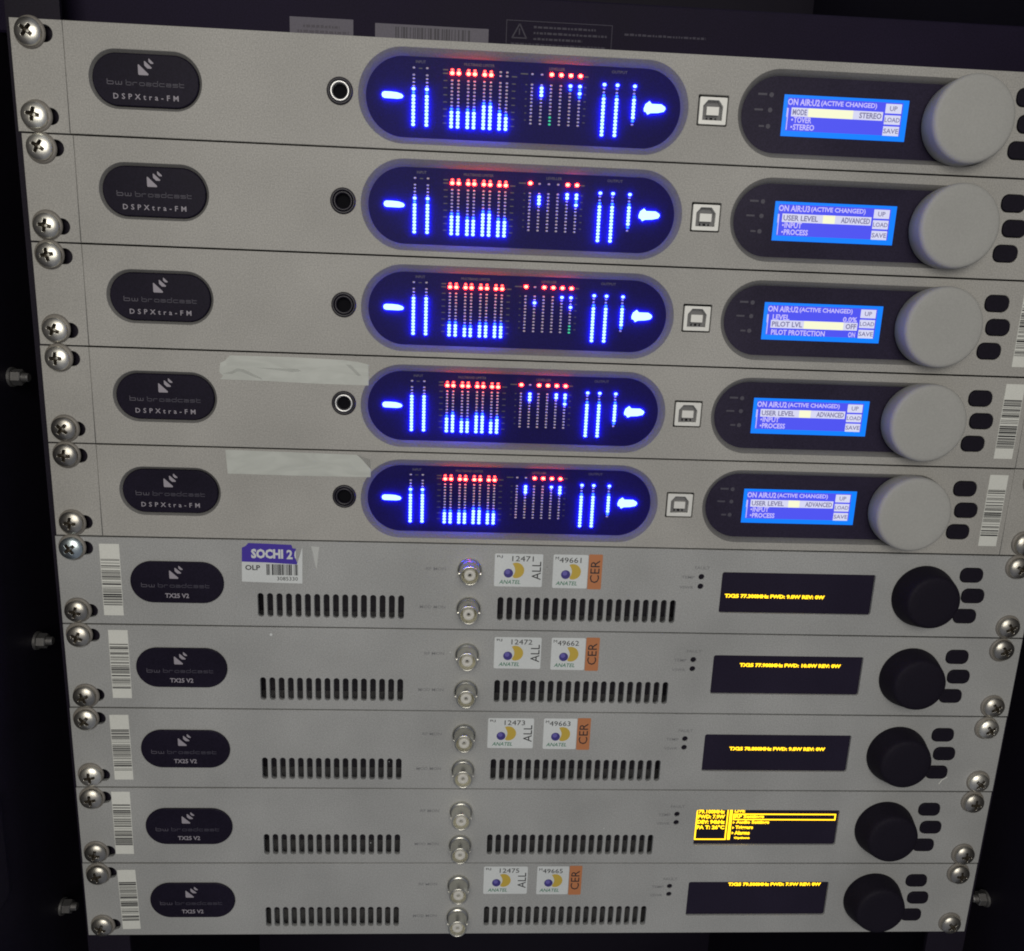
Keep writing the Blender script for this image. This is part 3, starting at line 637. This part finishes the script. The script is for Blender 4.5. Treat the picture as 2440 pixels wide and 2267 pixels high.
for i in range(5):
    u = i + 5
    r = root('transmitter', TL[i], 'transmitter', tuple(wp(X0 + DX[u], 0, -U * (u + 1))), 'transmitters in the lower half of the rack')
    obj('front_panel', T_PANEL, r); obj('chassis', T_CHASSIS, r); obj('tray', T_TRAY, r)
    b = obj('badge', T_BADGE, r); obj('logo', T_LOGO, b); obj('wordmark', T_BW, b); obj('wordmark', T_BC, b); obj('model_name', T_MODEL, b)
    g = obj('display_glass', T_GLASS, r, 'dark display glass with yellow lettering')
    if OL[i]:
        s, x0, x1, zc = OL[i]; obj('lettering', text(s, x0, x1, zc - 1.0, zc + 1.0, YT, OLED, 0.036, thick=TH), g)
    else:
        obj('menu_frame', oled_frame(322.3, 339.7, -30.7, -12.4, 0.75, True), g)
        obj('menu_frame', oled_frame(342.4, 398.9, -18.6, -14.6, 0.75), g)
        obj('scroll_bar', flat('scroll_bar', [rect(340.35, 341.95, -30.6, -12.2)], YT, OLED), g)
        for s, x0, x1, z0, z1 in (('79.100MHz', 323.4, 337.6, -14.7, -12.4), ('FWD: 7.9W', 323.4, 338, -17.8, -15.4), ('DEV: 94kHz', 323.3, 338.2, -21.0, -18.6), ('PA T: 26°C', 323.2, 338.3, -24.2, -21.8),
                ('LIVE', 343.0, 348.6, -14.0, -12.1), ('RF Settings', 343.4, 359.4, -17.9, -15.4), ('Audio Settings', 344.4, 362.6, -21.3, -18.9), ('Triggers', 344.3, 354, -24.6, -22.0), ('Alarms', 344.2, 352.5, -27.5, -25.3), ('Options', 344.2, 352.8, -30.4, -28.9)):
            obj('lettering', text(s, x0, x1, z0, z1, YT, OLED, 0.036, thick=TH), g)
        obj('menu_marks', flat('menu_marks', [[(342.6, z + 1.7), (342.6, z), (343.8, z + .85)] for z in (-20.9, -24.1, -27.3)], YT, OLED), g)
    obj('legend', T_LEG, r)['kind'] = 'stuff'
    for m_ in T_FLED: obj('fault_light', m_, r)
    for k in range(2):
        c = obj('bnc_socket', BNC[k], r); obj('insulator', BNC_D[k], c); obj('contact', BNC_P[k], c); obj('bayonet_lugs', BNC_L[k], c)
    obj('tuning_knob', T_KNOB, r)
    for bm in T_BUTTONS: obj('button', bm, r)
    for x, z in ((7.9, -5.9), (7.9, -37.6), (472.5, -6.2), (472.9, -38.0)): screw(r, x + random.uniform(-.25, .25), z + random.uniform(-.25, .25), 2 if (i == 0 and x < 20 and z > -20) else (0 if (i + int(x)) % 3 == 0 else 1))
    x, z0, z1, tl = BCL[i]; barcode_label(r, x, z0, z1, 60 + i, tl)
    if STK[i]: regulator_stickers(r, *STK[i])
    if i == 0:
        e = obj('event_sticker', plate('event_sticker', [(86.4, -21.2), (86.7, -10.5), (100, -10.8), (113.0, -11.6), (115.6, -3.2), (115.3, -21.7), (100, -21.5)], [], -0.13, -0.01, STICK), r, 'torn white sticker with OLP, a barcode and a purple band')
        pb = obj('purple_band', plate('purple_band', [(86.7, -11.1), (86.9, -4.1), (88.6, -3.3), (90.0, -1.7), (100, -1.9), (110.4, -2.2), (110.9, -3.9), (112.6, -4.1), (111.9, -6.2), (112.0, -8.8), (113.0, -11.0), (112.9, -12.0), (98, -11.3)], [], -0.19, -0.135, PURPLE), e)
        obj('lettering', text('SOCHI', 91.2, 106.4, -9.3, -4.5, -.25, STICK, 0.05), e); obj('lettering', text('2', 108.0, 110.9, -9.4, -4.7, -.25, STICK, 0.035), e)
        obj('lettering', flat('lettering', [[(112.0, -5.4), (112.5, -5.0), (112.5, -9.2), (112.0, -8.8), (111.7, -7.2)]], -.25, STICK), e)
        obj('lettering', text('OLP', 88.2, 95.3, -15.3, -12.7, -.2, INK, 0.02), e)
        obj('bars', flat('bars', bars_polys(98.3, 113.7, -17.6, -12.1, 21, False, random.Random(5)), -.2, INK), e)
        obj('lettering', text('3085330', 103.2, 113.2, -20.3, -18.4, -.2, INK), e)
        obj('glue_residue', plate('glue_residue', [(119.8, -2.7), (123.7, -3.0), (123.2, -6), (122.3, -14.4), (121.6, -12), (120.6, -6.5)], [], -0.1, -0.01, mat('glue_film', (0.72, 0.74, 0.72), 0.4, alpha=0.6)), r)
        obj('glue_residue', plate('glue_residue', [(115.6, -3.0), (119.5, -2.7), (120.2, -7), (119, -13), (117, -19), (115.6, -20)], [], -0.06, -0.01, mat('glue_smear', (0.62, 0.64, 0.62), 0.35, alpha=0.16)), r)
    if i == 1:
        obj('paint_chip', flat('paint_chip', [circ(99.6, -4.1, 0.7, 9)], -.05, STICK), r)
    if i == 2:
        obj('scratch', flat('scratch', [[(451.6, -39.9), (452.1, -40.0), (453.6, -37.4), (456.0, -35.9), (455.8, -35.6), (453.1, -37.2)]], -.05, PAPER), r)
    for k in range(5):
        obj('dust_speck', flat('dust_speck', [circ(random.uniform(90, 300), random.uniform(-42, -3), random.uniform(.12, .28), 7)], -.04, INKG if k % 2 else STICK), r)
